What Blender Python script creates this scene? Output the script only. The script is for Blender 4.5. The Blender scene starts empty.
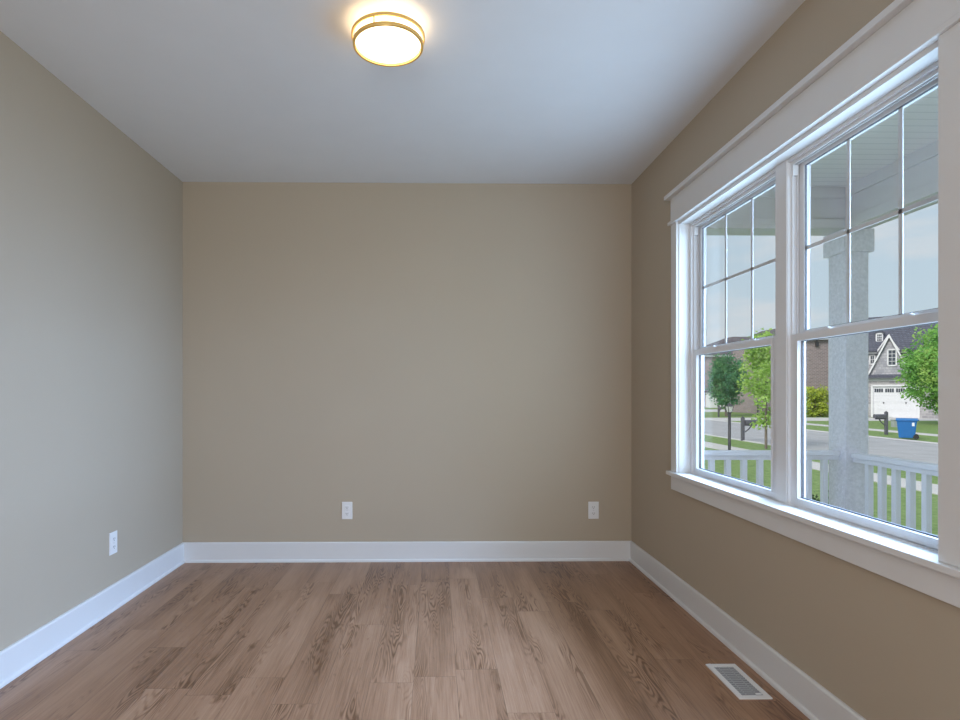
import bpy, bmesh, math, random
from mathutils import Vector, Matrix

C = bpy.context.scene.collection
random.seed(7)

# ---------------------------------------------------------------- camera
F_PX, YAW = 570.0, math.radians(0.8)
VPX, VPY, CAM_H = 435.5, 391.5, 1.23
cam_d = bpy.data.cameras.new('camera')
cam = bpy.data.objects.new('camera', cam_d); C.objects.link(cam)
cam_d.sensor_width = 36.0
cam_d.lens = F_PX / 960 * 36.0
cam_d.shift_x = (480 - (VPX + F_PX * math.tan(YAW))) / 960
cam_d.shift_y = (VPY - 360) / 960
cam_d.clip_start = 0.05; cam_d.clip_end = 600
cam.location = (0, 0, CAM_H)
cam.rotation_euler = (math.pi / 2, 0, -YAW)
sc = bpy.context.scene
sc.camera = cam

# ---------------------------------------------------------------- sky, daylight, exposure
sc.view_settings.view_transform = 'Standard'
sc.view_settings.look = 'None'
sc.view_settings.gamma = 1.0
sc.view_settings.exposure = 0.0
sc.view_settings.use_curve_mapping = False
sc.cycles.sample_clamp_indirect = 4.0
sc.cycles.caustics_reflective = False

w = bpy.data.worlds.new('world'); sc.world = w; w.use_nodes = True
nt = w.node_tree; nt.nodes.clear()
out = nt.nodes.new('ShaderNodeOutputWorld'); bg = nt.nodes.new('ShaderNodeBackground')
tc = nt.nodes.new('ShaderNodeTexCoord'); sep = nt.nodes.new('ShaderNodeSeparateXYZ')
nt.links.new(tc.outputs['Generated'], sep.inputs[0])
ramp = nt.nodes.new('ShaderNodeValToRGB')
ramp.color_ramp.elements[0].position = 0.0; ramp.color_ramp.elements[0].color = (0.50, 0.60, 0.66, 1)
ramp.color_ramp.elements[1].position = 0.6; ramp.color_ramp.elements[1].color = (0.40, 0.52, 0.66, 1)
e = ramp.color_ramp.elements.new(0.2); e.color = (0.46, 0.58, 0.67, 1)
nt.links.new(sep.outputs['Z'], ramp.inputs[0])
mp = nt.nodes.new('ShaderNodeMapping'); mp.inputs['Scale'].default_value = (1.6, 1.6, 6.5)
nt.links.new(tc.outputs['Generated'], mp.inputs[0])
nz = nt.nodes.new('ShaderNodeTexNoise'); nz.inputs['Scale'].default_value = 2.4; nz.inputs['Detail'].default_value = 7
nz.inputs['Roughness'].default_value = 0.58
nt.links.new(mp.outputs[0], nz.inputs['Vector'])
cr = nt.nodes.new('ShaderNodeValToRGB')
cr.color_ramp.elements[0].position = 0.46; cr.color_ramp.elements[0].color = (0, 0, 0, 1)
cr.color_ramp.elements[1].position = 0.66; cr.color_ramp.elements[1].color = (0.8, 0.8, 0.8, 1)
nt.links.new(nz.outputs['Fac'], cr.inputs[0])
mx = nt.nodes.new('ShaderNodeMixRGB'); mx.inputs[2].default_value = (0.63, 0.65, 0.67, 1)
nt.links.new(cr.outputs[0], mx.inputs[0]); nt.links.new(ramp.outputs[0], mx.inputs[1])
nt.links.new(mx.outputs[0], bg.inputs[0]); bg.inputs[1].default_value = 1.15
nt.links.new(bg.outputs[0], out.inputs[0])

def sun(rot, energy, angle, col):
    d = bpy.data.lights.new('sun', 'SUN'); d.energy = energy; d.angle = math.radians(angle); d.color = col
    o = bpy.data.objects.new('sun', d); C.objects.link(o); o.rotation_euler = rot
sun((math.radians(55), 0, math.radians(-50)), 3.3, 25, (1.0, 0.96, 0.9))

def area(name, loc, rot, sx, sy, energy, col, spread=180):
    d = bpy.data.lights.new(name, 'AREA'); d.shape = 'RECTANGLE'; d.size = sx; d.size_y = sy
    d.energy = energy; d.color = col; d.spread = math.radians(spread)
    o = bpy.data.objects.new(name, d); C.objects.link(o); o.location = loc; o.rotation_euler = rot
# added fill lights that boost the window daylight: porch, window plane, unseen rear opening
area('window_fill', (3.0, 2.4, 2.15), (0, math.radians(59), 0), 0.7, 3.2, 130, (0.38, 0.60, 1.0), 90)  # added lamp on the porch, aimed down at floor and left wall
area('window_fill', (1.478, 2.45, 1.48), (0, math.radians(90), 0), 1.36, 1.68, 16, (0.52, 0.75, 1.0))
area('window_fill', (1.75, 2.45, 1.50), (0, math.radians(90), 0), 1.6, 2.0, 26, (0.52, 0.75, 1.0))
area('rear_fill', (-0.3, -2.26, 1.45), (math.radians(90), 0, 0), 1.7, 1.4, 78, (0.97, 0.96, 0.97))  # added fill behind the camera, set in a made-up opening
LAMP_STRENGTH = 5.0
LAMP_COLOR = (1.0, 0.70, 0.40)

# ---------------------------------------------------------------- materials
M = {}
def newmat(name):
    m = bpy.data.materials.new(name); m.use_nodes = True
    n = m.node_tree; b = n.nodes['Principled BSDF']
    M[name] = m
    return m, n, b
def plain(name, col, rough=0.5, metal=0.0, var=0.04, scale=6.0, bump=0.0, bscale=60.0, spec=0.5):
    """one colour with slight noise variation, optional noise bump"""
    m, n, b = newmat(name)
    b.inputs['Roughness'].default_value = rough; b.inputs['Metallic'].default_value = metal
    b.inputs['Specular IOR Level'].default_value = spec
    t = n.nodes.new('ShaderNodeTexCoord'); z = n.nodes.new('ShaderNodeTexNoise')
    z.inputs['Scale'].default_value = scale; z.inputs['Detail'].default_value = 4
    n.links.new(t.outputs['Object'], z.inputs['Vector'])
    r = n.nodes.new('ShaderNodeValToRGB')
    r.color_ramp.elements[0].position = 0.3; r.color_ramp.elements[1].position = 0.7
    r.color_ramp.elements[0].color = tuple(c * (1 - var) for c in col) + (1,)
    r.color_ramp.elements[1].color = tuple(min(1, c * (1 + var)) for c in col) + (1,)
    n.links.new(z.outputs['Fac'], r.inputs[0]); n.links.new(r.outputs[0], b.inputs['Base Color'])
    if bump:
        z2 = n.nodes.new('ShaderNodeTexNoise'); z2.inputs['Scale'].default_value = bscale; z2.inputs['Detail'].default_value = 5
        n.links.new(t.outputs['Object'], z2.inputs['Vector'])
        bp = n.nodes.new('ShaderNodeBump'); bp.inputs['Strength'].default_value = bump; bp.inputs['Distance'].default_value = 0.004
        n.links.new(z2.outputs['Fac'], bp.inputs['Height']); n.links.new(bp.outputs[0], b.inputs['Normal'])
    return m
plain('wall_paint', (0.465, 0.395, 0.305), 0.75, var=0.012, scale=2, bump=0.12, bscale=260, spec=0.25)
plain('ceiling_paint', (0.765, 0.79, 0.82), 0.85, var=0.01, bump=0.05, bscale=200, spec=0.2)  # white ceiling with the blue daylight cast mixed into its colour
plain('trim_paint', (0.72, 0.72, 0.72), 0.38, var=0.01)
plain('vinyl', (0.76, 0.77, 0.79), 0.35, var=0.01)
plain('outlet_plastic', (0.80, 0.80, 0.80), 0.35, var=0.01)
plain('slot_dark', (0.03, 0.03, 0.03), 0.6)
plain('register_metal', (0.86, 0.86, 0.86), 0.4, var=0.02)
plain('register_slat', (0.42, 0.43, 0.45), 0.4, var=0.02)
plain('brass', (1.0, 0.66, 0.22), 0.35, metal=0.7, var=0.03)
plain('screw_metal', (0.6, 0.6, 0.6), 0.35, metal=1.0)
plain('porch_paint', (0.82, 0.775, 0.81), 0.8, var=0.10, scale=45, bump=1.0, bscale=45)
plain('rail_paint', (0.85, 0.825, 0.845), 0.5, var=0.02)
plain('beam_paint', (0.76, 0.70, 0.68), 0.6, var=0.02)
plain('concrete', (0.58, 0.56, 0.545), 0.9, var=0.08, scale=3, bump=0.3)
plain('asphalt', (0.40, 0.395, 0.40), 0.9, var=0.10, scale=1.4, bump=0.3)
plain('kerb', (0.6, 0.59, 0.58), 0.9, var=0.06)
plain('dark_post', (0.035, 0.037, 0.045), 0.5, var=0.1)
plain('mailbox_paint', (0.10, 0.10, 0.12), 0.5, var=0.15)
plain('lantern_glass', (0.62, 0.62, 0.62), 0.2)
plain('bin_blue', (0.008, 0.13, 0.38), 0.4, var=0.05)
plain('bin_lid', (0.010, 0.16, 0.46), 0.4, var=0.05)
plain('rubber', (0.02, 0.02, 0.02), 0.8)
plain('gasket_grey', (0.12, 0.12, 0.13), 0.6)
plain('bin_label', (0.75, 0.77, 0.8), 0.5)
plain('utility_grey', (0.33, 0.36, 0.35), 0.6)
plain('white_trim', (0.72, 0.72, 0.74), 0.6, var=0.02)
plain('garage_white', (0.70, 0.70, 0.73), 0.5, var=0.02)
plain('window_dark', (0.06, 0.07, 0.09), 0.12, var=0.3)
plain('lamp_white', (0.8, 0.8, 0.82), 0.5)
plain('bark', (0.16, 0.13, 0.11), 0.9, var=0.3, scale=12, bump=0.6)
plain('mulch', (0.10, 0.07, 0.05), 0.95, var=0.3)

def leafmat(name, c1, c2, c3, scale):
    m, n, b = newmat(name)
    b.inputs['Roughness'].default_value = 0.7; b.inputs['Specular IOR Level'].default_value = 0.1
    t = n.nodes.new('ShaderNodeTexCoord'); z = n.nodes.new('ShaderNodeTexNoise'); z.inputs['Scale'].default_value = scale
    z.inputs['Detail'].default_value = 6
    n.links.new(t.outputs['Object'], z.inputs['Vector'])
    r = n.nodes.new('ShaderNodeValToRGB'); r.color_ramp.elements[0].position = 0.32; r.color_ramp.elements[1].position = 0.68
    r.color_ramp.elements[0].color = c1 + (1,); r.color_ramp.elements[1].color = c3 + (1,)
    el = r.color_ramp.elements.new(0.5); el.color = c2 + (1,)
    n.links.new(z.outputs['Fac'], r.inputs[0]); n.links.new(r.outputs[0], b.inputs['Base Color'])
    tr = n.nodes.new('ShaderNodeBsdfTranslucent'); n.links.new(r.outputs[0], tr.inputs[0])
    ms = n.nodes.new('ShaderNodeMixShader'); ms.inputs[0].default_value = 0.35
    n.links.new(b.outputs[0], ms.inputs[1]); n.links.new(tr.outputs[0], ms.inputs[2])
    n.links.new(ms.outputs[0], n.nodes['Material Output'].inputs[0])
leafmat('leaf_dark', (0.06, 0.20, 0.11), (0.11, 0.31, 0.15), (0.20, 0.42, 0.17), 1.2)
leafmat('leaf_light', (0.22, 0.40, 0.08), (0.38, 0.58, 0.14), (0.55, 0.72, 0.26), 2.5)
leafmat('leaf_maple', (0.14, 0.36, 0.09), (0.26, 0.52, 0.13), (0.48, 0.66, 0.20), 0.8)
leafmat('leaf_hedge', (0.24, 0.34, 0.04), (0.44, 0.54, 0.07), (0.62, 0.68, 0.12), 1.5)
leafmat('leaf_low', (0.02, 0.06, 0.02), (0.05, 0.10, 0.04), (0.16, 0.18, 0.12), 8)
leafmat('grass', (0.22, 0.335, 0.115), (0.30, 0.42, 0.155), (0.38, 0.50, 0.21), 5.0)

def brickmat(name, c1, c2, mortar, scale, bw, bh, ms=0.012, plane='xz', rough=0.85, offset=0.5):
    m, n, b = newmat(name); b.inputs['Roughness'].default_value = rough
    t = n.nodes.new('ShaderNodeTexCoord'); s = n.nodes.new('ShaderNodeSeparateXYZ'); n.links.new(t.outputs['Object'], s.inputs[0])
    a = n.nodes.new('ShaderNodeMath'); a.operation = 'ADD'
    n.links.new(s.outputs['X'], a.inputs[0])
    c = n.nodes.new('ShaderNodeCombineXYZ')
    if plane == 'xz':
        n.links.new(s.outputs['Y'], a.inputs[1]); n.links.new(s.outputs['Z'], c.inputs['Y'])
    else:
        a.inputs[1].default_value = 0; n.links.new(s.outputs['Z'], c.inputs['Y'])
    n.links.new(a.outputs[0], c.inputs['X'])
    k = n.nodes.new('ShaderNodeTexBrick'); n.links.new(c.outputs[0], k.inputs['Vector'])
    k.inputs['Scale'].default_value = scale; k.inputs['Brick Width'].default_value = bw; k.inputs['Row Height'].default_value = bh
    k.inputs['Mortar Size'].default_value = ms; k.offset = offset
    k.inputs['Color1'].default_value = c1 + (1,); k.inputs['Color2'].default_value = c2 + (1,); k.inputs['Mortar'].default_value = mortar + (1,)
    n.links.new(k.outputs['Color'], b.inputs['Base Color'])
    bp = n.nodes.new('ShaderNodeBump'); bp.inputs['Strength'].default_value = 0.4; bp.inputs['Distance'].default_value = 0.02
    bp.invert = True
    n.links.new(k.outputs['Fac'], bp.inputs['Height']); n.links.new(bp.outputs[0], b.inputs['Normal'])
brickmat('brick_pink', (0.30, 0.23, 0.23), (0.21, 0.165, 0.17), (0.38, 0.34, 0.33), 1.0, 0.40, 0.14, 0.02)
brickmat('brick_far', (0.33, 0.24, 0.23), (0.24, 0.17, 0.17), (0.42, 0.37, 0.36), 1.0, 0.45, 0.16, 0.02)
brickmat('stone', (0.42, 0.40, 0.41), (0.25, 0.24, 0.26), (0.45, 0.44, 0.44), 1.0, 0.55, 0.24, 0.02)
brickmat('shake_siding', (0.46, 0.45, 0.48), (0.30, 0.30, 0.34), (0.24, 0.24, 0.27), 1.0, 0.35, 0.26, 0.015)
brickmat('roof_shingle', (0.115, 0.12, 0.155), (0.085, 0.09, 0.12), (0.05, 0.05, 0.07), 1.0, 0.40, 0.20, 0.02)
brickmat('roof_brown', (0.16, 0.14, 0.15), (0.12, 0.11, 0.12), (0.07, 0.06, 0.07), 1.0, 0.40, 0.20, 0.02)

def floor_material():
    m, n, b = newmat('oak_planks')
    N, L = n.nodes.new, n.links.new
    def math_(op, a, bb=None, cc=None):
        q = N('ShaderNodeMath'); q.operation = op
        for i, v in enumerate((a, bb, cc)):
            if v is None: continue
            if isinstance(v, (int, float)): q.inputs[i].default_value = v
            else: L(v, q.inputs[i])
        return q.outputs[0]
    t = N('ShaderNodeTexCoord'); s = N('ShaderNodeSeparateXYZ'); L(t.outputs['Object'], s.inputs[0])
    PW, PL = 0.184, 1.22
    x = math_('DIVIDE', math_('ADD', s.outputs['X'], 5.062), PW)
    ci = math_('FLOOR', x); fx = math_('FRACT', x)
    wn = N('ShaderNodeTexWhiteNoise'); wn.noise_dimensions = '1D'; L(ci, wn.inputs['W'])
    y = math_('ADD', math_('DIVIDE', math_('ADD', s.outputs['Y'], 7.0), PL), wn.outputs['Value'])
    ri = math_('FLOOR', y); fy = math_('FRACT', y)
    cb = N('ShaderNodeCombineXYZ'); L(ci, cb.inputs['X']); L(ri, cb.inputs['Y'])
    w2 = N('ShaderNodeTexWhiteNoise'); w2.noise_dimensions = '2D'; L(cb.outputs[0], w2.inputs['Vector'])
    rnd = w2.outputs['Value']
    off = math_('MULTIPLY', rnd, 37.0)
    def noise(sx, sy, detail, rough=0.5, dist=0.0):
        c = N('ShaderNodeCombineXYZ'); L(math_('MULTIPLY', s.outputs['X'], sx), c.inputs['X']); L(math_('MULTIPLY', s.outputs['Y'], sy), c.inputs['Y']); L(off, c.inputs['Z'])
        q = N('ShaderNodeTexNoise'); q.inputs['Scale'].default_value = 1.0; q.inputs['Detail'].default_value = detail
        q.inputs['Roughness'].default_value = rough; q.inputs['Distortion'].default_value = dist
        L(c.outputs[0], q.inputs['Vector']); return q.outputs['Fac']
    broad = noise(7.0, 0.9, 3)
    contour = noise(13.0, 1.3, 2, 0.4)
    rings = math_('SINE', math_('MULTIPLY', contour, 150.0))
    rings = math_('MULTIPLY_ADD', rings, 0.5, 0.5)
    rings = math_('POWER', rings, 2.0)
    mask = noise(8.0, 1.4, 2)
    mr = N('ShaderNodeMapRange'); mr.inputs['From Min'].default_value = 0.48; mr.inputs['From Max'].default_value = 0.64; L(mask, mr.inputs['Value'])
    fine = noise(170.0, 4.0, 4, 0.65)
    knot = noise(14.0, 5.5, 3, 0.6)
    kr = N('ShaderNodeMapRange'); kr.inputs['From Min'].default_value = 0.67; kr.inputs['From Max'].default_value = 0.80; L(knot, kr.inputs['Value'])
    v = math_('MULTIPLY_ADD', math_('SUBTRACT', broad, 0.5), 1.05, 0.52)
    v = math_('ADD', v, math_('MULTIPLY', math_('SUBTRACT', rnd, 0.5), 0.11))
    v = math_('SUBTRACT', v, math_('MULTIPLY', math_('MULTIPLY', rings, mr.outputs[0]), 0.5))
    v = math_('ADD', v, math_('MULTIPLY', math_('SUBTRACT', fine, 0.5), 1.0))
    v = math_('SUBTRACT', v, math_('MULTIPLY', kr.outputs[0], 0.5))
    r = N('ShaderNodeValToRGB'); L(v, r.inputs[0])
    r.color_ramp.elements[0].position = 0.0; r.color_ramp.elements[0].color = (0.14, 0.064, 0.029, 1)
    r.color_ramp.elements[1].position = 1.0; r.color_ramp.elements[1].color = (0.46, 0.278, 0.17, 1)
    el = r.color_ramp.elements.new(0.5); el.color = (0.32, 0.173, 0.097, 1)
    # seams
    ex = math_('MULTIPLY', math_('MINIMUM', fx, math_('SUBTRACT', 1.0, fx)), PW)
    ey = math_('MULTIPLY', math_('MINIMUM', fy, math_('SUBTRACT', 1.0, fy)), PL)
    ed = math_('MINIMUM', ex, ey)
    sm = N('ShaderNodeMapRange'); sm.inputs['From Min'].default_value = 0.0005; sm.inputs['From Max'].default_value = 0.0022
    sm.inputs['To Min'].default_value = 0.68; L(ed, sm.inputs['Value'])
    mm = N('ShaderNodeMixRGB'); mm.blend_type = 'MULTIPLY'; mm.inputs[0].default_value = 1.0
    L(r.outputs[0], mm.inputs[1]); L(sm.outputs[0], mm.inputs[2])
    L(mm.outputs[0], b.inputs['Base Color'])
    b.inputs['Specular IOR Level'].default_value = 0.6
    rr = math_('MULTIPLY_ADD', fine, 0.15, 0.34); L(rr, b.inputs['Roughness'])
    bp = N('ShaderNodeBump'); bp.inputs['Strength'].default_value = 0.12; bp.inputs['Distance'].default_value = 0.002
    L(math_('MULTIPLY', v, sm.outputs[0]), bp.inputs['Height']); L(bp.outputs[0], b.inputs['Normal'])
floor_material()

def bead_material():
    m, n, b = newmat('bead_board'); b.inputs['Roughness'].default_value = 0.55
    t = n.nodes.new('ShaderNodeTexCoord'); s = n.nodes.new('ShaderNodeSeparateXYZ'); n.links.new(t.outputs['Object'], s.inputs[0])
    q = n.nodes.new('ShaderNodeMath'); q.operation = 'MULTIPLY'; q.inputs[1].default_value = 1 / 0.085; n.links.new(s.outputs['Y'], q.inputs[0])
    fr = n.nodes.new('ShaderNodeMath'); fr.operation = 'FRACT'; n.links.new(q.outputs[0], fr.inputs[0])
    r = n.nodes.new('ShaderNodeValToRGB'); r.color_ramp.elements[0].position = 0.0; r.color_ramp.elements[0].color = (0.62, 0.57, 0.54, 1)
    r.color_ramp.elements[1].position = 0.12; r.color_ramp.elements[1].color = (0.90, 0.83, 0.79, 1)
    n.links.new(fr.outputs[0], r.inputs[0]); n.links.new(r.outputs[0], b.inputs['Base Color'])
bead_material()

def glass_material():
    m, n, b = newmat('window_glass'); n.nodes.remove(b)
    tr = n.nodes.new('ShaderNodeBsdfTransparent'); tr.inputs[0].default_value = (0.985, 0.988, 0.99, 1)
    gl = n.nodes.new('ShaderNodeBsdfGlossy'); gl.inputs['Roughness'].default_value = 0.0
    lw = n.nodes.new('ShaderNodeLayerWeight'); lw.inputs['Blend'].default_value = 0.5
    pw = n.nodes.new('ShaderNodeMath'); pw.operation = 'POWER'; pw.inputs[1].default_value = 4.5; n.links.new(lw.outputs['Facing'], pw.inputs[0])
    ma = n.nodes.new('ShaderNodeMath'); ma.operation = 'MULTIPLY_ADD'; ma.inputs[1].default_value = 0.6; ma.inputs[2].default_value = 0.015
    n.links.new(pw.outputs[0], ma.inputs[0])
    ms = n.nodes.new('ShaderNodeMixShader'); n.links.new(ma.outputs[0], ms.inputs[0])
    n.links.new(tr.outputs[0], ms.inputs[1]); n.links.new(gl.outputs[0], ms.inputs[2])
    n.links.new(ms.outputs[0], n.nodes['Material Output'].inputs[0])
glass_material()

def glow_material():
    m, n, b = newmat('lamp_diffuser')
    b.inputs['Base Color'].default_value = (0.85, 0.83, 0.78, 1); b.inputs['Roughness'].default_value = 0.5
    b.inputs['Emission Color'].default_value = LAMP_COLOR + (1,); b.inputs['Emission Strength'].default_value = LAMP_STRENGTH
glow_material()

# ---------------------------------------------------------------- builders
def world_of(o):
    v = Vector((0, 0, 0))
    while o is not None:
        v += o.location; o = o.parent
    return v
class MB:
    def __init__(s): s.v = []; s.f = []; s.sm = []
    def add(s, vs, fs, smooth=False):
        k = len(s.v); s.v += [tuple(p) for p in vs]; s.f += [tuple(i + k for i in q) for q in fs]; s.sm += [smooth] * len(fs)
        return s
    def box(s, a, b):
        (x0, y0, z0), (x1, y1, z1) = a, b
        x0, x1 = min(x0, x1), max(x0, x1); y0, y1 = min(y0, y1), max(y0, y1); z0, z1 = min(z0, z1), max(z0, z1)
        vs = [(x0, y0, z0), (x1, y0, z0), (x1, y1, z0), (x0, y1, z0), (x0, y0, z1), (x1, y0, z1), (x1, y1, z1), (x0, y1, z1)]
        return s.add(vs, [(0, 3, 2, 1), (4, 5, 6, 7), (0, 1, 5, 4), (1, 2, 6, 5), (2, 3, 7, 6), (3, 0, 4, 7)])
    def prism(s, poly, ext):
        """poly: list of 3D points (planar), ext: extrusion vector"""
        n = len(poly); e = Vector(ext)
        vs = [Vector(p) for p in poly] + [Vector(p) + e for p in poly]
        nrm = (vs[1] - vs[0]).cross(vs[2] - vs[1])
        fs = [tuple(range(n))[::-1], tuple(range(n, 2 * n))] + [(i, (i + 1) % n, (i + 1) % n + n, i + n) for i in range(n)]
        return s.add(vs, fs)
    def tube(s, p0, p1, r0, r1=None, n=12, cap=True):
        r1 = r0 if r1 is None else r1
        p0, p1 = Vector(p0), Vector(p1); d = (p1 - p0).normalized()
        u = d.orthogonal().normalized(); v = d.cross(u)
        vs = []
        for p, r in ((p0, r0), (p1, r1)):
            vs += [p + (u * math.cos(2 * math.pi * i / n) + v * math.sin(2 * math.pi * i / n)) * r for i in range(n)]
        s.add(vs, [(i, (i + 1) % n, (i + 1) % n + n, i + n) for i in range(n)], True)
        if cap: s.add(vs, [tuple(range(n))[::-1], tuple(range(n, 2 * n))])
        return s
    def lathe(s, c, prof, n=48, closed=False, smooth=True):
        """prof: (r,z) list around the vertical axis at c"""
        vs = []; m = len(prof)
        for i in range(n):
            a = 2 * math.pi * i / n
            vs += [(c[0] + r * math.cos(a), c[1] + r * math.sin(a), c[2] + z) for r, z in prof]
        fs = []
        for i in range(n):
            j = (i + 1) % n
            for k in range(m if closed else m - 1):
                l = (k + 1) % m
                fs.append((i * m + k, j * m + k, j * m + l, i * m + l))
        return s.add(vs, fs, smooth)
    def build(s, name, mat, parent=None, bevel=0.0, loc=None):
        me = bpy.data.meshes.new(name); o = bpy.data.objects.new(name, me); C.objects.link(o)
        if parent is not None: o.parent = parent
        if loc is not None: o.location = loc
        off = world_of(o)
        me.from_pydata([tuple(Vector(p) - off) for p in s.v], [], s.f)
        bm = bmesh.new(); bm.from_mesh(me)
        bmesh.ops.remove_doubles(bm, verts=bm.verts, dist=1e-6) if len(bm.verts) < 3000 else None
        if len(bm.faces) < 3000: bmesh.ops.recalc_face_normals(bm, faces=bm.faces)
        bm.to_mesh(me); bm.free()
        if len(me.polygons) == len(s.sm): me.polygons.foreach_set('use_smooth', s.sm)
        me.materials.append(M[mat]); me.update()
        if bevel:
            b = o.modifiers.new('bevel', 'BEVEL'); b.width = bevel; b.segments = 2; b.limit_method = 'ANGLE'; b.harden_normals = False
        return o
def tag(o, label, cat=None, group=None, kind=None):
    o['label'] = label
    if cat: o['category'] = cat
    if group: o['group'] = group
    if kind: o['kind'] = kind
    return o
def empty(name, loc, label, cat, group=None, kind=None):
    o = bpy.data.objects.new(name, None); C.objects.link(o); o.location = loc; o.empty_display_size = 0.1
    return tag(o, label, cat, group, kind)
def box(name, a, b, mat, parent=None, bevel=0.0):
    return MB().box(a, b).build(name, mat, parent, bevel)

# ================================================================ SETTING: room shell
XL, XR, YB, YR, H = -1.825, 1.43, 4.14, -2.2, 2.743
XO = 1.572                      # outside face of the window wall
OY0, OY1, OZ0, OZ1 = 1.557, 3.333, 0.736, 2.232   # window opening

tag(box('floor', (XL - .12, YR - .12, -.08), (XR + .02, YB + .12, 0), 'oak_planks'), 'brown wood plank floor running away from the camera', 'floor', kind='structure')
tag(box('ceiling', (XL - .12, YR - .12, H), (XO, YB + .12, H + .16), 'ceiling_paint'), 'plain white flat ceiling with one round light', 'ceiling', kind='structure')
tag(box('wall_left', (XL - .12, YR - .12, -.08), (XL, YB + .12, H), 'wall_paint'), 'beige side wall opposite the window', 'wall', kind='structure')
tag(box('wall_back', (XL, YB, -.08), (XR, YB + .12, H), 'wall_paint'), 'beige end wall facing the camera with two outlets', 'wall', kind='structure')
wr = MB()
wr.box((XR, YR, -.08), (XO, OY0, H)).box((XR, OY1, -.08), (XO, YB + .12, H)).box((XR, OY0, -.08), (XO, OY1, OZ0)).box((XR, OY0, OZ1), (XO, OY1, H))
tag(wr.build('wall_right', 'wall_paint'), 'beige wall with the white double window in it', 'wall', kind='structure')
rr = MB()
rr.box((XL, YR - .12, -.08), (-1.15, YR, H)).box((.55, YR - .12, -.08), (XR, YR, H)).box((-1.15, YR - .12, -.08), (.55, YR, .75)).box((-1.15, YR - .12, 2.15), (.55, YR, H))  # opening is made up, put in to hold the rear fill light
tag(rr.build('wall_rear', 'wall_paint'), 'beige wall behind the camera with an opening added for fill light', 'wall', kind='structure')

# baseboards: board with eased top edge plus shoe moulding
def base_profile(t=.014, h=.141):
    return [(0, 0), (.026, 0), (.026, .008), (.0235, .0145), (.018, .018), (t, .019), (t, h - .008), (t - .003, h - .002), (t - .006, h), (0, h)]
def baseboard(name, p0, p1, inward, label):
    p0, p1 = Vector(p0), Vector(p1); i = Vector(inward)
    o = MB().prism([p0 + i * a + Vector((0, 0, b)) for a, b in base_profile()], p1 - p0).build(name, 'trim_paint')
    tag(o, label, 'baseboard', kind='structure')
baseboard('baseboard_left', (XL, YR, 0), (XL, YB, 0), (1, 0, 0), 'white baseboard along the wall opposite the window')
baseboard('baseboard_back', (XL, YB, 0), (XR, YB, 0), (0, -1, 0), 'white baseboard along the end wall')
baseboard('baseboard_right', (XR, YR, 0), (XR, YB, 0), (-1, 0, 0), 'white baseboard under the window wall')

# ---------------------------------------------------------------- window casing
t1 = empty('trim_1', (XR, 2.45, .75), 'white flat casing, header, sill and apron around the double window', 'window casing', kind='structure')
CF = XR - .019
CY0, CY1 = 1.582, 3.323
box('head_casing', (CF, CY0 - .085, 2.246), (XR, CY1 + .082, 2.384), 'trim_paint', t1, .002)
box('head_cap', (CF - .028, CY0 - .125, 2.384), (XR, CY1 + .112, 2.409), 'trim_paint', t1, .002)
box('head_fillet', (CF - .012, CY0 - .10, 2.227), (XR, CY1 + .098, 2.246), 'trim_paint', t1, .002)
box('side_casing', (CF, CY1, .754), (XR, CY1 + .075, 2.227), 'trim_paint', t1, .002)
box('side_casing', (CF, CY0 - .075, .754), (XR, CY0, 2.227), 'trim_paint', t1, .002)
box('apron', (CF, CY0 - .075, .646), (XR, CY1 + .075, .731), 'trim_paint', t1, .002)
box('sill_board', (CF - .022, CY0 - .11, .731), (XR + .078, CY1 + .098, .754), 'trim_paint', t1, .003)
jb = MB()
jb.box((XR - .004, CY1 - .006, .754), (XR + .06, OY1, 2.222)).box((XR - .004, OY0, .754), (XR + .06, CY0 - .002, 2.222)).box((XR - .004, OY0, 2.209), (XR + .06, OY1, 2.232))
jb.build('jamb_liner', 'trim_paint', t1, .0015)

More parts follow.
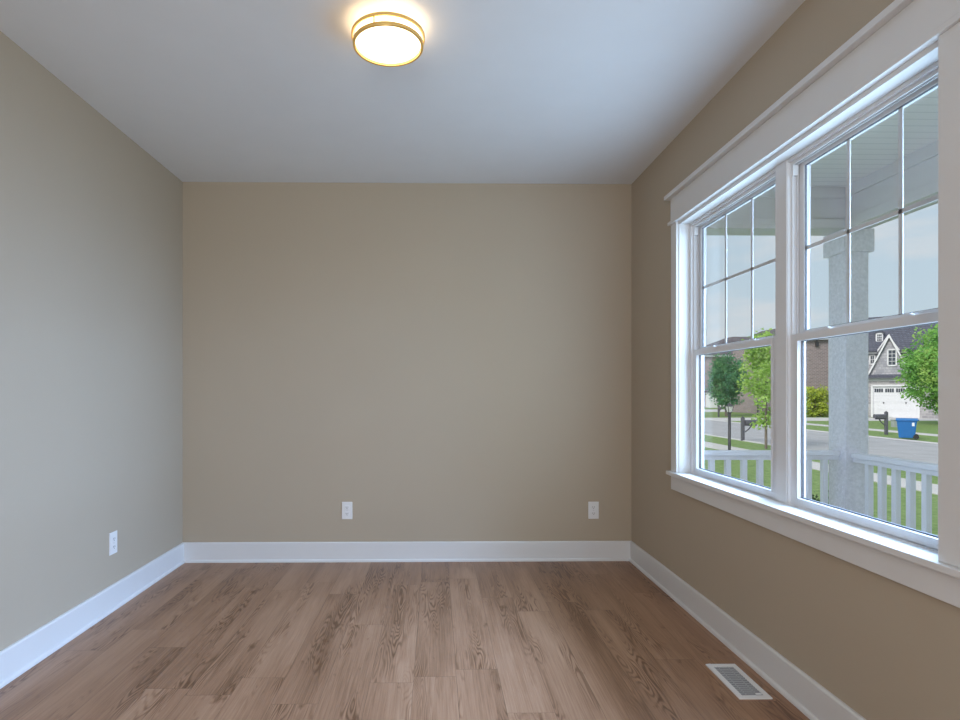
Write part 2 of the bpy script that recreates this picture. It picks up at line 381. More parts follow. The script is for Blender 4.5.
# ---------------------------------------------------------------- double hung window units
FX = 1.488     # inner face of vinyl frame / mullion
LX = 1.500     # inner face of lower sash
UX = 1.532     # inner face of upper sash
ZB, ZM, ZT = .748, 1.454, 2.212
def window_unit(name, y_far, y_near, label, mu):
    """y_far > y_near: outer edges of the vinyl frame"""
    r = empty(name, (FX, (y_far + y_near) / 2, ZB), label, 'window', kind='structure')
    fr = MB(); t = .03
    for y0, y1 in ((y_far - t, y_far), (y_near, y_near + t)):
        fr.box((FX, y0, ZB - .006), (1.566, y1, ZT + .012))
    fr.box((FX, y_near + t, ZB - .006), (1.566, y_far - t, ZB + .008)).box((FX, y_near + t, ZT - .016), (1.566, y_far - t, ZT + .012))
    # track ribs in front of the upper sash
    for s, y in ((-1, y_far - t), (1, y_near + t)):
        a, b = sorted((y, y + s * .010))
        fr.box((LX + .002, a, ZM), (LX + .008, b, ZT - .016)).box((UX - .008, a, ZM), (UX - .003, b, ZT - .016))
    fr.box((FX + .012, y_near + t, ZT - .03), (FX + .018, y_far - t, ZT - .016)).box((FX + .030, y_near + t, ZT - .03), (FX + .035, y_far - t, ZT - .016))
    fr.build('window_frame', 'vinyl', r, .001)
    a, b = y_near + t, y_far - t
    # upper sash (outer track)
    us = MB(); st = .038; g = 1.538
    us.box((UX, b - st, ZM - .01), (UX + .028, b, ZT - .016)).box((UX, a, ZM - .01), (UX + .028, a + st, ZT - .016))
    us.box((UX, a + st, ZT - .040), (UX + .028, b - st, ZT - .016)).box((UX, a + st, ZM - .01), (UX + .028, b - st, ZM + .030))
    u = us.build('upper_sash', 'vinyl', r, .0015)
    box('pane', (g, a + st - .004, ZM + .02), (g + .004, b - st + .004, ZT - .036), 'window_glass', u)
    gb = MB(); za, zb = ZM + .030, ZT - .040
    ya, yb = a + st, b - st
    for k in (1, 2):
        y = yb + (ya - yb) * k / 3
        gb.box((g + .0045, y - .008, za), (g + .0095, y + .008, zb))
    zm = (za + zb) / 2
    gb.box((g + .0045, ya, zm - .008), (g + .0095, yb, zm + .008))
    gb.build('muntin_grid', 'vinyl', u, .001)
    gk = MB(); q = .002
    gk.box((g - .002, ya, za), (g + .006, ya + q, zb)).box((g - .002, yb - q, za), (g + .006, yb, zb)).box((g - .002, ya, zb - q), (g + .006, yb, zb)).box((g - .002, ya, za), (g + .006, yb, za + q))
    gk.build('gasket', 'gasket_grey', u)
    # lower sash (inner track)
    ls = MB(); sl = .046; g2 = LX + .016
    ls.box((LX, b - sl, ZB + .008), (LX + .028, b, ZM + .016)).box((LX, a, ZB + .008), (LX + .028, a + sl, ZM + .016))
    ls.box((LX - .003, a + sl, ZM - .015), (LX + .028, b - sl, ZM + .016)).box((LX, a + sl, ZB + .008), (LX + .028, b - sl, ZB + .036))
    l = ls.build('lower_sash', 'vinyl', r, .0015)
    bd = MB()
    c0, c1, d0, d1 = a + sl, b - sl, ZB + .036, ZM - .015
    bd.box((LX - .004, c0 - .001, d0), (LX + .014, c0 + .005, d1)).box((LX - .004, c1 - .005, d0), (LX + .014, c1 + .001, d1))
    bd.box((LX - .004, c0, d0 - .001), (LX + .014, c1, d0 + .005))
    bd.build('glazing_bead', 'vinyl', l)
    gk = MB(); q = .002
    gk.box((g2 - .003, c0 + .005, d1 - q), (g2 + .006, c1 - .005, d1)).box((g2 - .003, c0 + .005, d0 + .005), (g2 + .006, c1 - .005, d0 + .009)).box((g2 - .003, c1 - .008, d0), (g2 + .006, c1 - .005, d1))
    gk.build('gasket', 'gasket_grey', l)
    box('pane', (g2, a + sl - .004, ZB + .032), (g2 + .004, b - sl + .004, ZM - .011), 'window_glass', l)
    for y in (c0 + (c1 - c0) * .23, c0 + (c1 - c0) * .77):
        k = MB().box((LX + .002, y - .026, ZM + .016), (LX + .024, y + .026, ZM + .021))
        k.box((LX + .006, y - .012, ZM + .021), (LX + .020, y + .020, ZM + .026))
        k.build('sash_lock', 'vinyl', l, .002)
    # tilt latch stops at the top of each track
    for y0, y1 in ((b - .018, b), (a, a + .018)):
        box('track_stop', (LX, y0, ZT - .075), (LX + .022, y1, ZT - .03), 'vinyl', r, .001)
    return r
MY = 2.430
window_unit('window_1', 3.330, MY + .012, 'double-hung window nearer the end wall, tree and mailbox seen through it', 0)
window_unit('window_2', MY - .012, 1.563, 'double-hung window nearer the camera, porch column seen through it', 0)
mu = box('trim_2', (FX - .004, MY - .040, ZB - .006), (FX + .010, MY + .040, ZT + .004), 'vinyl', None, .002)
tag(mu, 'white vertical mullion strip between the two windows', 'mullion', kind='structure')

# ================================================================ OBJECTS in the room
# ceiling light
LC = Vector((-.195, 2.356, H))
lt = empty('ceiling_light', LC, 'round brass two-ring flush ceiling light, glowing, on the white ceiling', 'ceiling light')
MB().lathe(LC, [(0, 0), (.08, 0), (.08, -.038), (0, -.034)], 48).build('base_plate', 'trim_paint', lt)
MB().lathe(LC, [(.05, -.038), (.127, -.040), (.134, -.046), (.134, -.080), (.130, -.084), (.09, -.088), (.0, -.090)], 64).build('lamp_shade', 'lamp_diffuser', lt)
MB().lathe(LC, [(.151, -.044), (.151, -.058), (.145, -.058), (.145, -.044)], 96, True, False).build('upper_ring', 'brass', lt, .001)
MB().lathe(LC, [(.145, -.077), (.145, -.091), (.135, -.091), (.135, -.086), (.139, -.086), (.139, -.077)], 96, True, False).build('lower_ring', 'brass', lt, .001)
for k in range(3):
    a = math.radians(132 + 120 * k)
    p = LC + Vector((math.cos(a) * .143, math.sin(a) * .143, 0))
    MB().tube(p + Vector((0, 0, -.05)), p + Vector((0, 0, -.082)), .0032, n=10).build('ring_post', 'brass', lt)
    MB().tube(LC + Vector((math.cos(a) * .149, math.sin(a) * .149, -.0495)), LC + Vector((math.cos(a) * .09, math.sin(a) * .09, -.03)), .003, n=8).build('bracket', 'brass', lt)

# outlets
def outlet(loc, rz, label):
    r = empty('wall_outlet', loc, label, 'outlet', 'duplex outlets above the baseboards')
    r.rotation_euler = (0, 0, rz)
    def lb(name, a, b, mat, par=r, bevel=0.0):
        me = MB().box(a, b)
        o = me.build(name, mat, None, bevel); o.parent = par; return o
    lb('cover_plate', (-.038, -.006, -.0625), (.038, 0, .0625), 'outlet_plastic', r, .0025)
    for zc in (.0225, -.0225):
        f = lb('receptacle', (-.0165, -.0085, zc - .0145), (.0165, -.005, zc + .0145), 'outlet_plastic', r, .003)
        for x in (-.0065, .0065):
            lb('slot', (x - .0012, -.0092, zc - .002), (x + .0012, -.0084, zc + .007), 'slot_dark', f)
        g = MB().tube((0, -.0084, zc - .0075), (0, -.0092, zc - .0075), .0024, n=10).build('ground_hole', 'slot_dark'); g.parent = f
    s = MB().tube((0, -.0055, 0), (0, -.0078, 0), .003, n=12).build('screw', 'screw_metal'); s.parent = r
outlet((-.640, YB, .368), 0, 'white outlet on the end wall, below its lit middle, far from the window')
outlet((1.151, YB, .365), 0, 'white outlet on the end wall, close to the window wall corner')
outlet((XL, 3.249, .374), math.pi / 2, 'white outlet on the side wall opposite the window')

# floor register
vx0, vx1, vy0, vy1 = 1.213, 1.347, 2.258, 2.546
vr = empty('floor_register', ((vx0 + vx1) / 2, (vy0 + vy1) / 2, 0), 'white slatted metal floor register beside the baseboard under the window', 'floor vent')
fm = MB(); bw = .022
fm.box((vx0, vy0, 0), (vx0 + bw, vy1, .006)).box((vx1 - bw, vy0, 0), (vx1, vy1, .006)).box((vx0 + bw, vy0, 0), (vx1 - bw, vy0 + bw, .006)).box((vx0 + bw, vy1 - bw, 0), (vx1 - bw, vy1, .006))
fm.build('register_frame', 'register_metal', vr, .0015)
box('duct', (vx0 + bw, vy0 + bw, .0002), (vx1 - bw, vy1 - bw, .0010), 'slot_dark', vr)
gr = MB(); n = 16
for k in range(n):
    y = vy0 + bw + (k + .5) * (vy1 - vy0 - 2 * bw) / n
    gr.prism([(vx0 + bw, y - .0035, .001), (vx0 + bw, y + .0005, .001), (vx0 + bw, y + .0045, .0032), (vx0 + bw, y + .0005, .0032)], (vx1 - vx0 - 2 * bw, 0, 0))
for x in ((vx0 + vx1) / 2 - .022, (vx0 + vx1) / 2 + .022):
    gr.box((x - .0012, vy0 + bw, .001), (x + .0012, vy1 - bw, .0036))
gr.build('louvre_grille', 'register_slat', vr)
box('damper_lever', (vx1 - bw - .030, vy0 + bw + .004, .005), (vx1 - bw - .008, vy0 + bw + .012, .009), 'register_metal', vr, .001)

# ================================================================ OUTSIDE
G = -1.17
PF = -.20
# ground
def strip(name, x0, x1, y0, y1, z0, z1, mat, label, cat):
    return tag(box(name, (x0, y0, z0), (x1, y1, z1), mat), label, cat, kind='structure')
strip('lawn', -20, 140, -40, 190, G - .3, G - .02, 'grass', 'green grass ground around the street', 'lawn')
strip('sidewalk_near', 11.75, 12.95, -30, 120, G - .25, G + .0, 'concrete', 'pale concrete sidewalk on this side of the street', 'sidewalk')
strip('street', 15.2, 23.1, -30, 150, G - .25, G - .012, 'asphalt', 'grey street running past the house', 'street')
strip('kerb_near', 15.0, 15.2, -30, 150, G - .25, G + .02, 'kerb', 'pale kerb on this side of the street', 'kerb')
strip('kerb_far', 23.1, 23.4, -30, 150, G - .25, G + .02, 'kerb', 'pale kerb across the street', 'kerb')
strip('sidewalk_far', 27.0, 28.2, -30, 46.5, G - .25, G + .0, 'concrete', 'pale concrete sidewalk across the street', 'sidewalk')
strip('driveway_garage', 23.4, 60, 46.5, 51.9, G - .25, G + .0, 'concrete', 'pale driveway in front of the white garage door', 'driveway')
strip('driveway_far', 23.4, 60, 67, 76, G - .25, G + .0, 'concrete', 'pale driveway before the brick house far down the street', 'driveway')

# porch
PX0, PX1, PY0, PY1 = 3.305, 3.495, 4.55, 4.75
strip('porch_floor', XO + .02, PX1 + .12, -2.0, PY1 + .1, PF - .25, PF, 'concrete', 'concrete porch floor outside the window', 'porch floor')
strip('porch_foundation', XO + .03, PX1 + .06, -1.95, PY1 + .05, G - .2, PF - .25, 'concrete', 'concrete wall under the porch floor', 'foundation')
pc = box('porch_ceiling', (XO, -2.0, 2.875), (PX1, PY1, 2.915), 'bead_board')
tag(pc, 'pale beaded board porch ceiling outside the window', 'porch ceiling', kind='structure')
pb = empty('porch_beam', (PX0, 1.3, 2.54), 'grey boxed porch beam around the porch ceiling, resting on the column', 'beam', kind='structure')
b1 = MB().box((PX0, -2.0, 2.54), (PX1, PY1, 2.875)).box((XO, PY0, 2.54), (PX0, PY1, 2.875)); b1.build('beam_box', 'beam_paint', pb)
b2 = MB()
for z0, z1, d in ((2.785, 2.875, .018), (2.54, 2.62, .012)):
    b2.box((PX0 - d, -2.0, z0), (PX0, PY0 - d, z1)).box((XO, PY0 - d, z0), (PX0, PY0, z1))
b2.build('beam_trim', 'beam_paint', pb, .003)
fr = MB().box((XO - .12, -2.0, 2.915), (PX1 + .35, PY1 + .35, 3.05)); fr.build('roof_edge', 'beam_paint', pb)

col = empty('porch_column', ((PX0 + PX1) / 2, (PY0 + PY1) / 2, PF), 'square rough-textured white porch column at the corner of the porch', 'column')
box('column_shaft', (PX0, PY0, PF), (PX1, PY1, 2.54), 'porch_paint', col, .006)
cp = MB().box((PX0 - .028, PY0 - .028, 2.355), (PX1 + .028, PY1 + .028, 2.539)); cp.build('column_capital', 'porch_paint', col, .006)
box('column_base', (PX0 - .028, PY0 - .028, PF), (PX1 + .028, PY1 + .028, PF + .14), 'porch_paint', col, .006)

def railing(label, p0, p1, first, n, sp, axis, ztop):
    r = empty('porch_railing', ((p0[0] + p1[0]) / 2, (p0[1] + p1[1]) / 2, PF), label, 'railing', 'white porch railings')
    def bar(name, hw, z0, z1, bevel):
        if axis == 'y': return box(name, (p0[0] - hw, p0[1], z0), (p0[0] + hw, p1[1], z1), 'rail_paint', r, bevel)
        return box(name, (p0[0], p0[1] - hw, z0), (p1[0], p0[1] + hw, z1), 'rail_paint', r, bevel)
    bar('top_rail', .045, ztop - .042, ztop, .010)
    bar('sub_rail', .026, ztop - .075, ztop - .042, .003)
    bar('bottom_rail', .03, PF + .08, PF + .125, .004)
    proto = None
    for k in range(n):
        t = first - k * sp
        x, y = (p0[0], t) if axis == 'y' else (t, p0[1])
        if proto is None:
            proto = MB().box((x - .021, y - .021, PF + .125), (x + .021, y + .021, ztop - .075)).build('baluster', 'rail_paint', r, .004); x0, y0 = x, y
        else:
            c = proto.copy(); c.location = proto.location + Vector((x - x0, y - y0, 0)); C.objects.link(c); c.parent = r
railing('white porch railing along the front, nearer the camera than the column', (3.39, -1.9), (3.39, PY0), 4.41, 47, .1305, 'y', .735)
railing('white porch railing across the porch end, between house and column', (XO + .03, 4.65), (PX0, 4.65), 3.20, 12, .1335, 'x', .745)
box('house_wall_outer', (XO - .12, YB + .12, G), (XO, PY1, 2.9), 'beam_paint')
tag(bpy.data.objects['house_wall_outer'], 'painted outside wall beyond the end wall', 'wall', kind='structure')

# ---------------------------------------------------------------- trees and shrubs
def leaves(mb, centers, n, size, spread, rng):
    for _ in range(n):
        c = rng.choice(centers)
        d = Vector((rng.gauss(0, 1), rng.gauss(0, 1), rng.gauss(0, .8)))
        p = c + d.normalized() * spread * (rng.random() ** .5)
        u = Vector((rng.uniform(-1, 1), rng.uniform(-1, 1), rng.uniform(-1, .4))).normalized()
        v = u.orthogonal().normalized(); v = (v * math.cos(rng.random() * 6.28) + u.cross(v) * math.sin(rng.random() * 6.28))
        s = size * rng.uniform(.6, 1.3); nn = u.cross(v)
        mb.add([p, p + u * s * .5 + v * s * .33 + nn * s * .08, p + u * s, p + u * s * .5 - v * s * .33 + nn * s * .08], [(0, 1, 2), (0, 2, 3)])
def tree(name, base, cz, rx, rz, trunk_r, leaf, leafn, size, label, cat='tree', group=None, lump=.35, clumps=70, shell=.55, seed=1, bough=7, branch_lo=.35, cone=0.0):
    rng = random.Random(seed)
    r = empty(name, base, label, cat, group)
    b = Vector(base); cc = Vector((base[0], base[1], cz))
    cs = []
    while len(cs) < clumps:
        d = Vector((rng.uniform(-1, 1), rng.uniform(-1, 1), rng.uniform(-1, 1)))
        if d.length > 1 or d.length < shell: continue
        k = 1 - cone * max(0, d.z)
        cs.append(cc + Vector((d.x * rx * .86 * k, d.y * rx * .86 * k, d.z * rz * .90)))
    mb = MB(); leaves(mb, cs, leafn, size, rx * lump, rng); mb.build('crown', leaf, r)
    tr = MB(); top = Vector((base[0], base[1], cz + rz * .35))
    tr.tube(b, b + (top - b) * .5, trunk_r, trunk_r * .75, 10); tr.tube(b + (top - b) * .5, top, trunk_r * .75, trunk_r * .3, 10)
    tr.build('trunk', 'bark', r)
    for k in range(bough):
        s0 = b + (top - b) * rng.uniform(branch_lo, .9); e = min(cs, key=lambda q: (q - s0).length + rng.random() * rx * 1.5)
        MB().tube(s0, e, trunk_r * .4, trunk_r * .12, 7).build('branch', 'bark', r)
    return r
tree('young_tree', (13.85, 23.7, G), 1.85, 1.30, 2.15, .055, 'leaf_light', 4200, .15, 'young light green street tree with thin trunk on the near grass verge', lump=.30, clumps=60, shell=.1, seed=3, bough=12, branch_lo=.38, group=None)
tree('shade_tree', (28.25, 55.0, G), 2.25, 1.75, 2.85, .13, 'leaf_dark', 9000, .20, 'dense dark green tree before the brick house far down the street', seed=5, shell=.35, clumps=90)
tree('maple_tree', (36.6, 40, G), 2.85, 3.15, 3.2, .16, 'leaf_maple', 22000, .22, 'round bright green tree in front of the white garage door', seed=9, shell=.45, clumps=170, cone=.05, lump=.26)

def shrub(name, c, rx, ry, h, leaf, n, size, label, cat, seed, group=None):
    rng = random.Random(seed); r = empty(name, c, label, cat, group)
    cs = []
    for _ in range(60):
        a, b_ = rng.uniform(-1, 1), rng.uniform(-1, 1)
        cs.append(Vector(c) + Vector((a * rx * .85, b_ * ry * .85, h * rng.uniform(.08, .92))))
    mb = MB(); leaves(mb, cs, n, size, min(rx, ry) * .5, rng); mb.build('leaves', leaf, r)
    st = MB()
    for k in range(5):
        e = cs[k * 3]; st.tube(Vector(c) + Vector(((k - 2) * rx * .2, 0, 0)), e, .04 * h, .012 * h, 7)
    st.build('stems', 'bark', r)
shrub('tall_hedge', (36.25, 54, G), 1.25, .9, 2.85, 'leaf_hedge', 5000, .22, 'tall yellow-green hedge against the dark brick house', 'hedge', 11)
shrub('low_shrub', (7.1, 10.5, G), .32, .32, .5, 'leaf_low', 500, .07, 'low dark shrub in the lawn beyond the porch end railing', 'shrub', 12)

# ---------------------------------------------------------------- yard things
def yard_lamp(loc, label):
    r = empty('lamp_post', loc, label, 'lamp post'); b = Vector(loc)
    MB().tube(b, b + Vector((0, 0, 1.86)), .036, .034, 14).build('post', 'dark_post', r)
    MB().lathe(b, [(0, 1.86), (.04, 1.86), (.055, 1.88), (.055, 1.89), (0, 1.89)], 16).build('lantern_base', 'dark_post', r)
    g = MB(); z0, z1 = 1.89, 2.03
    q0, q1 = .040, .066
    vs = [(b.x + sx * q, b.y + sy * q, b.z + z) for q, z in ((q0, z0), (q1, z1)) for sx, sy in ((-1, -1), (1, -1), (1, 1), (-1, 1))]
    g.add(vs, [(3, 2, 1, 0), (4, 5, 6, 7), (0, 1, 5, 4), (1, 2, 6, 5), (2, 3, 7, 6), (3, 0, 4, 7)]); gl = g.build('lantern_glass', 'lantern_glass', r)
    cg = MB()
    for sx, sy in ((-1, -1), (1, -1), (1, 1), (-1, 1)):
        cg.tube(b + Vector((sx * q0, sy * q0, z0)), b + Vector((sx * q1, sy * q1, z1)), .008, n=6)
    cg.build('lantern_cage', 'dark_post', r)
    MB().lathe(b, [(.098, 2.03), (.088, 2.045), (.04, 2.085), (.015, 2.10), (.010, 2.12), (0, 2.125)], 4, smooth=False).build('lantern_cap', 'dark_post', r)
yard_lamp((7.27, 14.0, G), 'black yard lamp post with lantern standing beyond the porch railing')

def mailbox(loc, d, label, hgt, bl, brace=True):
    """d: unit direction the box arm points"""
    r = empty('mailbox', loc, label, 'mailbox', 'dark post mailboxes along the street'); b = Vector(loc); d = Vector(d).normalized(); s = Vector((-d.y, d.x, 0))
    def obox(name, o, l0, l1, hw, z0, z1, par=r):
        vs = [b + d * l + s * w_ + Vector((0, 0, z)) for z in (z0, z1) for l, w_ in ((l0, -hw), (l1, -hw), (l1, hw), (l0, hw))]
        return MB().add(vs, [(3, 2, 1, 0), (4, 5, 6, 7), (0, 1, 5, 4), (1, 2, 6, 5), (2, 3, 7, 6), (3, 0, 4, 7)]).build(name, 'mailbox_paint', par, .005)
    p = obox('post', b, -.065, .065, .065, 0, hgt)
    MB().tube(b + Vector((0, 0, hgt)), b + Vector((0, 0, hgt + .07)), .075, .01, 4).build('finial', 'mailbox_paint', p)
    obox('arm', b, .06, bl, .04, hgt - .40, hgt - .33)
    # arched box
    pr = [(-.10, 0), (.10, 0), (.10, .14)] + [(.10 * math.cos(a), .14 + .08 * math.sin(a)) for a in [math.pi * k / 8 for k in range(1, 8)]] + [(-.10, .14)]
    o0 = b + d * .11 + Vector((0, 0, hgt - .33))
    m = MB().prism([o0 + s * x + Vector((0, 0, z)) for x, z in pr], d * (bl - .05)).build('mailbox_body', 'mailbox_paint', r)
    f = [(-.02, .02), (.02, .02), (.02, .22), (-.02, .22)]
    o1 = o0 + s * .105 + d * (bl * .3)
    MB().prism([o1 + d * x + Vector((0, 0, z)) for x, z in [(-.015, .08), (.015, .08), (.015, .2), (-.015, .2)]], s * .008).build('flag', 'mailbox_paint', m)
    if brace:
        br = MB(); pts = [b + d * (.06 + (bl * .55) * t) + Vector((0, 0, hgt - .70 + .30 * t ** 1.8)) for t in [k / 6 for k in range(7)]]
        for q0, q1 in zip(pts, pts[1:]): br.tube(q0, q1, .032, n=8)
        br.build('brace', 'mailbox_paint', r)
mailbox((15.04, 27.7, G), (1, .15, 0), 'dark post mailbox on the near grass verge, left of the young tree', 1.12, .74)
mailbox((25.1, 31.4, G), (-1, -.1, 0), 'dark post mailbox across the street beside the blue bin', 1.25, .66)
mailbox((26.7, 53.4, G), (-.2, -1, 0), 'dark post mailbox far down the street, below the dense dark tree', 1.05, .6)

# blue wheelie bin
def bin_(loc, rz):
    r = empty('wheelie_bin', loc, 'blue wheeled recycling bin standing at the far kerb', 'bin')
    def part(name, mb, mat, par=r, bevel=0.0):
        o = mb.build(name, mat, None, bevel); o.parent = par; return o
    b = MB(); lo, hi = (.31, .30), (.40, .37)
    vs = [(sx * x, sy * y, z) for (x, y), z in ((lo, .05), (hi, .93)) for sx, sy in ((-1, -1), (1, -1), (1, 1), (-1, 1))]
    b.add(vs, [(3, 2, 1, 0), (4, 5, 6, 7), (0, 1, 5, 4), (1, 2, 6, 5), (2, 3, 7, 6), (3, 0, 4, 7)])
    body = part('bin_body', b, 'bin_blue', r, .03)
    part('rim', MB().box((-.43, -.40, .90), (.43, .40, .945)), 'bin_blue', body, .012)
    part('lid', MB().prism([(-.43, -.42, .945), (-.43, .42, .945), (-.43, .38, 1.01), (-.43, 0, 1.04), (-.43, -.38, .99)], (.86, 0, 0)), 'bin_lid', r, .012)
    part('handle', MB().tube((.47, -.25, .95), (.47, .25, .95), .022).tube((.42, -.25, .93), (.47, -.25, .95), .018).tube((.42, .25, .93), (.47, .25, .95), .018), 'bin_blue')
    part('label', MB().box((.20, -.362, .66), (.30, -.352, .86)), 'bin_label', body)
    for y in (-.30, .30):
        part('wheel', MB().tube((.36, y - .035, .12), (.36, y + .035, .12), .12, n=20), 'rubber')
    part('axle', MB().tube((.36, -.3, .12), (.36, .3, .12), .015), 'rubber')
    r.rotation_euler = (0, 0, rz)
bin_((23.75, 28.4, G + .02), math.radians(-40))

ub = empty('utility_pedestal', (31.20, 38.3, G), 'small grey utility pedestal on the grass behind the mailbox', 'utility box')
box('pedestal_body', (31.05, 38.2, G - .03), (31.35, 38.45, G + .42), 'utility_grey', ub, .01)
box('pedestal_cap', (31.02, 38.17, G + .42), (31.38, 38.48, G + .50), 'utility_grey', ub, .03)

sl = empty('street_lamp', (24.5, 43.0, G), 'street lamp with pale dome head, seen behind the young tree', 'street lamp')
MB().tube((24.5, 43.0, G), (24.5, 43.0, 1.16), .05, .04).build('post', 'dark_post', sl)
MB().lathe((24.5, 43.0, 0), [(0, 1.14), (.15, 1.14), (.30, 1.18), (.31, 1.22), (0, 1.22)], 20).build('lamp_collar', 'dark_post', sl)
MB().lathe((24.5, 43.0, 0), [(.29, 1.22), (.26, 1.36), (.14, 1.46), (0, 1.49)], 20).build('lamp_dome', 'lamp_white', sl)

# ---------------------------------------------------------------- houses
def grid_window(parent, x0, x1, z0, z1, y, nx, nz, fw=.09, arch=False):
    f = MB()
    f.box((x0, y - .08, z0), (x0 + fw, y, z1)).box((x1 - fw, y - .08, z0), (x1, y, z1)).box((x0, y - .08, z0), (x1, y, z0 + fw)).box((x0, y - .08, z1 - fw), (x1, y, z1))
    w_ = f.build('window', 'white_trim', parent)
    box('pane', (x0 + fw, y - .03, z0 + fw), (x1 - fw, y - .01, z1 - fw), 'window_dark', w_)
    m = MB()
    for k in range(1, nx):
        x = x0 + fw + (x1 - x0 - 2 * fw) * k / nx; m.box((x - .018, y - .055, z0 + fw), (x + .018, y - .03, z1 - fw))
    for k in range(1, nz):
        z = z0 + fw + (z1 - z0 - 2 * fw) * k / nz; m.box((x0 + fw, y - .055, z - .018), (x1 - fw, y - .03, z + .018))
    if nx * nz > 1: m.build('muntin_grid', 'white_trim', w_)
def gable_roof_slab(mb, xa, za, xl, zl, xr, zr, y0, y1, t):
    mb.prism([(xl, y0, zl), (xa, y0, za), (xr, y0, zr), (xr, y0, zr + t), (xa, y0, za + t * 1.25), (xl, y0, zl + t)], (0, y1 - y0, 0))

gh = empty('garage_house', (41.36, 52.0, G), 'grey stone house with dark roof, steep gable and white garage door', 'house')
Y0 = 52.0
gw = MB()
gw.box((38.9, Y0, G), (39.75, Y0 + 8, 2.2)).box((44.05, Y0, G), (48.5, Y0 + 8, 2.2)).box((39.75, Y0, 1.74), (44.05, Y0 + 8, 2.2)).box((39.75, Y0 + .5, G), (44.05, Y0 + 8, 1.74))
gw.build('stone_wall', 'stone', gh)
gd = box('garage_door', (39.75, Y0 + .12, G), (44.05, Y0 + .20, 1.74), 'garage_white', gh)
fm = MB(); fm.box((39.62, Y0 - .04, G), (39.82, Y0 + .14, 1.84)).box((43.98, Y0 - .04, G), (44.18, Y0 + .14, 1.84)).box((39.62, Y0 - .04, 1.70), (44.18, Y0 + .14, 1.86))
fm.build('door_frame', 'white_trim', gh)
pn = MB()
for k in range(4):
    z = G + .06 + k * .70
    for j in range(8):
        x = 39.87 + j * .515
        if k < 3:
            a, b_, c_, d_ = x, x + .45, z, z + .60
            pn.box((a, Y0 + .105, c_), (b_, Y0 + .12, c_ + .03)).box((a, Y0 + .105, d_ - .03), (b_, Y0 + .12, d_)).box((a, Y0 + .105, c_), (a + .03, Y0 + .12, d_)).box((b_ - .03, Y0 + .105, c_), (b_, Y0 + .12, d_))
pn.build('panel_moulding', 'garage_white', gd)
for j in range(4):
    x0 = 39.97 + j * 1.03
    ww = MB()
    for q in range(4): ww.box((x0 + q * .215, Y0 + .09, 1.16), (x0 + q * .215 + .17, Y0 + .12, 1.50))
    ww.build('window', 'window_dark', gd)
for x in (40.85, 42.95):
    MB().box((x - .07, Y0 + .07, .18), (x + .07, Y0 + .12, .24)).box((x - .03, Y0 + .07, .10), (x + .03, Y0 + .12, .24)).build('handle', 'dark_post', gd)
box('frieze_board', (38.8, Y0 - .08, 2.20), (48.6, Y0 + .02, 2.46), 'white_trim', gh)
MB().prism([(38.7, Y0 - .5, 2.46), (38.7, Y0 - .5, 2.58), (38.7, Y0 + .1, 2.86), (38.7, Y0 + .1, 2.46)], (10, 0, 0)).build('skirt_roof', 'roof_shingle', gh)
XA, ZA, XG0, XG1, ZG = 41.36, 6.30, 39.35, 43.37, 2.80
MB().prism([(XG0 + .1, Y0, ZG), (XG1 - .1, Y0, ZG), (XA, Y0, ZA - .12)], (0, 4, 0)).build('gable_wall', 'shake_siding', gh)
rf = MB(); gable_roof_slab(rf, XA, ZA, XG0 - .18, ZG - .32, XG1 + .18, ZG - .32, Y0 - .25, Y0 + .6, .12); rf.build('gable_roof', 'roof_shingle', gh)
rk = MB(); gable_roof_slab(rk, XA, ZA - .10, XG0 - .17, ZG - .42, XG1 + .17, ZG - .42, Y0 - .33, Y0 - .22, .26); rk.build('rake_board', 'white_trim', gh)
XB, ZB2, SB = 41.30, 6.30, 1.30
rk = MB(); gable_roof_slab(rk, XB, ZB2, XB - 1.05, ZB2 - 1.05 * SB, XB + 1.05, ZB2 - 1.05 * SB, Y0 + .52, Y0 + .62, .20); rk.build('rake_board', 'white_trim', gh)
rf = MB(); gable_roof_slab(rf, XB, ZB2, XB - 1.1, ZB2 - 1.1 * SB, XB + 1.1, ZB2 - 1.1 * SB, Y0 + .56, Y0 + 5, .14); rf.build('gable_roof', 'roof_shingle', gh)
MB().prism([(XB - 1.2, Y0 + .65, ZB2 - 1.5), (XB + 1.2, Y0 + .65, ZB2 - 1.5), (XB, Y0 + .65, ZB2 - .05)], (0, 3, 0)).build('gable_wall', 'shake_siding', gh)
grid_window(gh, 41.18, 42.10, 3.55, 5.15, Y0, 2, 4, .13)
# main body behind with the big roof
Y1 = 54.0
box('upper_wall', (38.6, Y1, 2.2), (49.5, Y1 + 8, 4.95), 'shake_siding', gh)
box('eave_board', (38.4, Y1 - .35, 4.88), (49.7, Y1 + .05, 5.12), 'white_trim', gh)
MB().prism([(38.2, Y1 - .5, 5.02), (38.2, Y1 - .5, 5.16), (38.2, Y1 + 4, 8.8), (38.2, Y1 + 8.5, 5.16), (38.2, Y1 + 8.5, 5.02)], (12, 0, 0)).build('main_roof', 'roof_shingle', gh)
grid_window(gh, 39.45, 40.05, 3.80, 4.80, Y1, 2, 2, .12)
box('dormer_wall', (40.08, Y1 + .7, 5.25), (40.84, Y1 + 3.2, 6.92), 'white_trim', gh)
MB().prism([(39.98, Y1 + .6, 6.90), (40.94, Y1 + .6, 6.90), (40.94, Y1 + .6, 6.98), (40.46, Y1 + .6, 7.3), (39.98, Y1 + .6, 6.98)], (0, 2.6, 0)).build('dormer_roof', 'roof_shingle', gh)
grid_window(gh, 40.12, 40.80, 5.98, 6.88, Y1 + .7, 3, 3, .12)

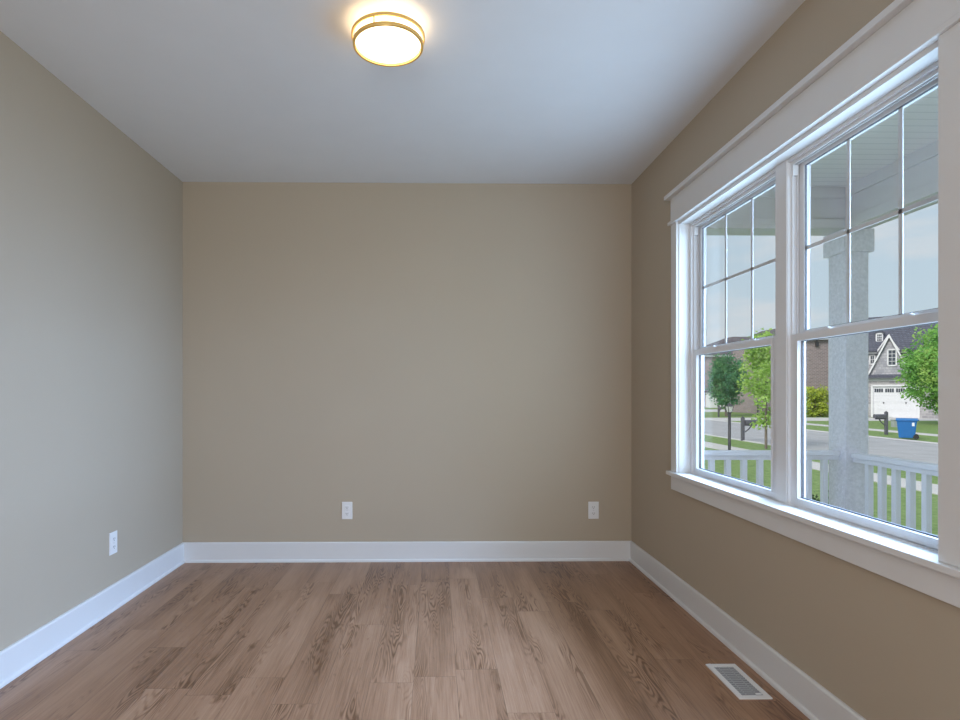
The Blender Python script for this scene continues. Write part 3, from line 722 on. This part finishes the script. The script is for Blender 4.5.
bh = empty('brick_house', (35, 60, G), 'dark pinkish brick house behind the yellow-green hedge', 'house')
box('brick_wall', (34.3, 57.0, G), (39.3, 66, 6.5), 'brick_pink', bh)
box('eave_board', (34.1, 56.6, 6.45), (39.45, 66.4, 6.65), 'white_trim', bh)
hb = MB(); z0, z1 = 6.65, 8.0
hb.add([(34.0, 56.5, z0), (39.5, 56.5, z0), (39.5, 66.5, z0), (34.0, 66.5, z0), (36.2, 59.6, z1), (36.8, 59.6, z1), (36.8, 63.4, z1), (36.2, 63.4, z1)], [(3, 2, 1, 0), (4, 5, 6, 7), (0, 1, 5, 4), (1, 2, 6, 5), (2, 3, 7, 6), (3, 0, 4, 7)])
hb.build('hip_roof', 'roof_brown', bh)
wl = MB().box((37.95, 56.8, 5.75), (38.19, 57.0, 6.2)).tube((38.07, 56.9, 6.2), (38.07, 56.9, 6.4), .05).build('wall_light', 'dark_post', bh)

fh = empty('far_brick_house', (46, 90, G), 'brick house with grey roof far down the street behind the trees', 'house')
box('brick_wall', (39.6, 85, G), (53.5, 95, 6.6), 'brick_far', fh)
box('eave_board', (39.3, 84.6, 6.45), (53.8, 95.4, 6.75), 'white_trim', fh)
hb = MB(); z0, z1 = 6.75, 9.85
hb.add([(39.1, 84.4, z0), (54, 84.4, z0), (54, 95.6, z0), (39.1, 95.6, z0), (46.4, 89, z1), (49.3, 89, z1), (49.3, 91, z1), (46.4, 91, z1)], [(3, 2, 1, 0), (4, 5, 6, 7), (0, 1, 5, 4), (1, 2, 6, 5), (2, 3, 7, 6), (3, 0, 4, 7)])
hb.build('hip_roof', 'roof_brown', fh)
box('porch_wall', (40.2, 83.6, G), (43.3, 85, 1.15), 'white_trim', fh)
MB().prism([(40.0, 83.3, 1.1), (43.6, 83.3, 1.1), (43.6, 83.3, 1.3), (41.8, 83.3, 2.4), (40.0, 83.3, 1.3)], (0, 1.7, 0)).build('porch_roof', 'roof_brown', fh)
grid_window(fh, 41.0, 42.0, -.4, .8, 83.6, 2, 2, .12)
for x in (44.3, 47.4, 50.2):
    grid_window(fh, x, x + 1.1, -.2, 1.5, 85, 2, 2, .12)
    grid_window(fh, x, x + 1.1, 3.5, 5.3, 85, 2, 2, .12)
MB().box((51, 88, 6.6), (52, 89.2, 10.2)).build('chimney', 'brick_far', fh)

gh.location.x += .47; gh.rotation_euler = (0, 0, math.radians(-38)); gh.scale = (.77, 1, 1); bh.location.x += .37; fh.location.x += .34
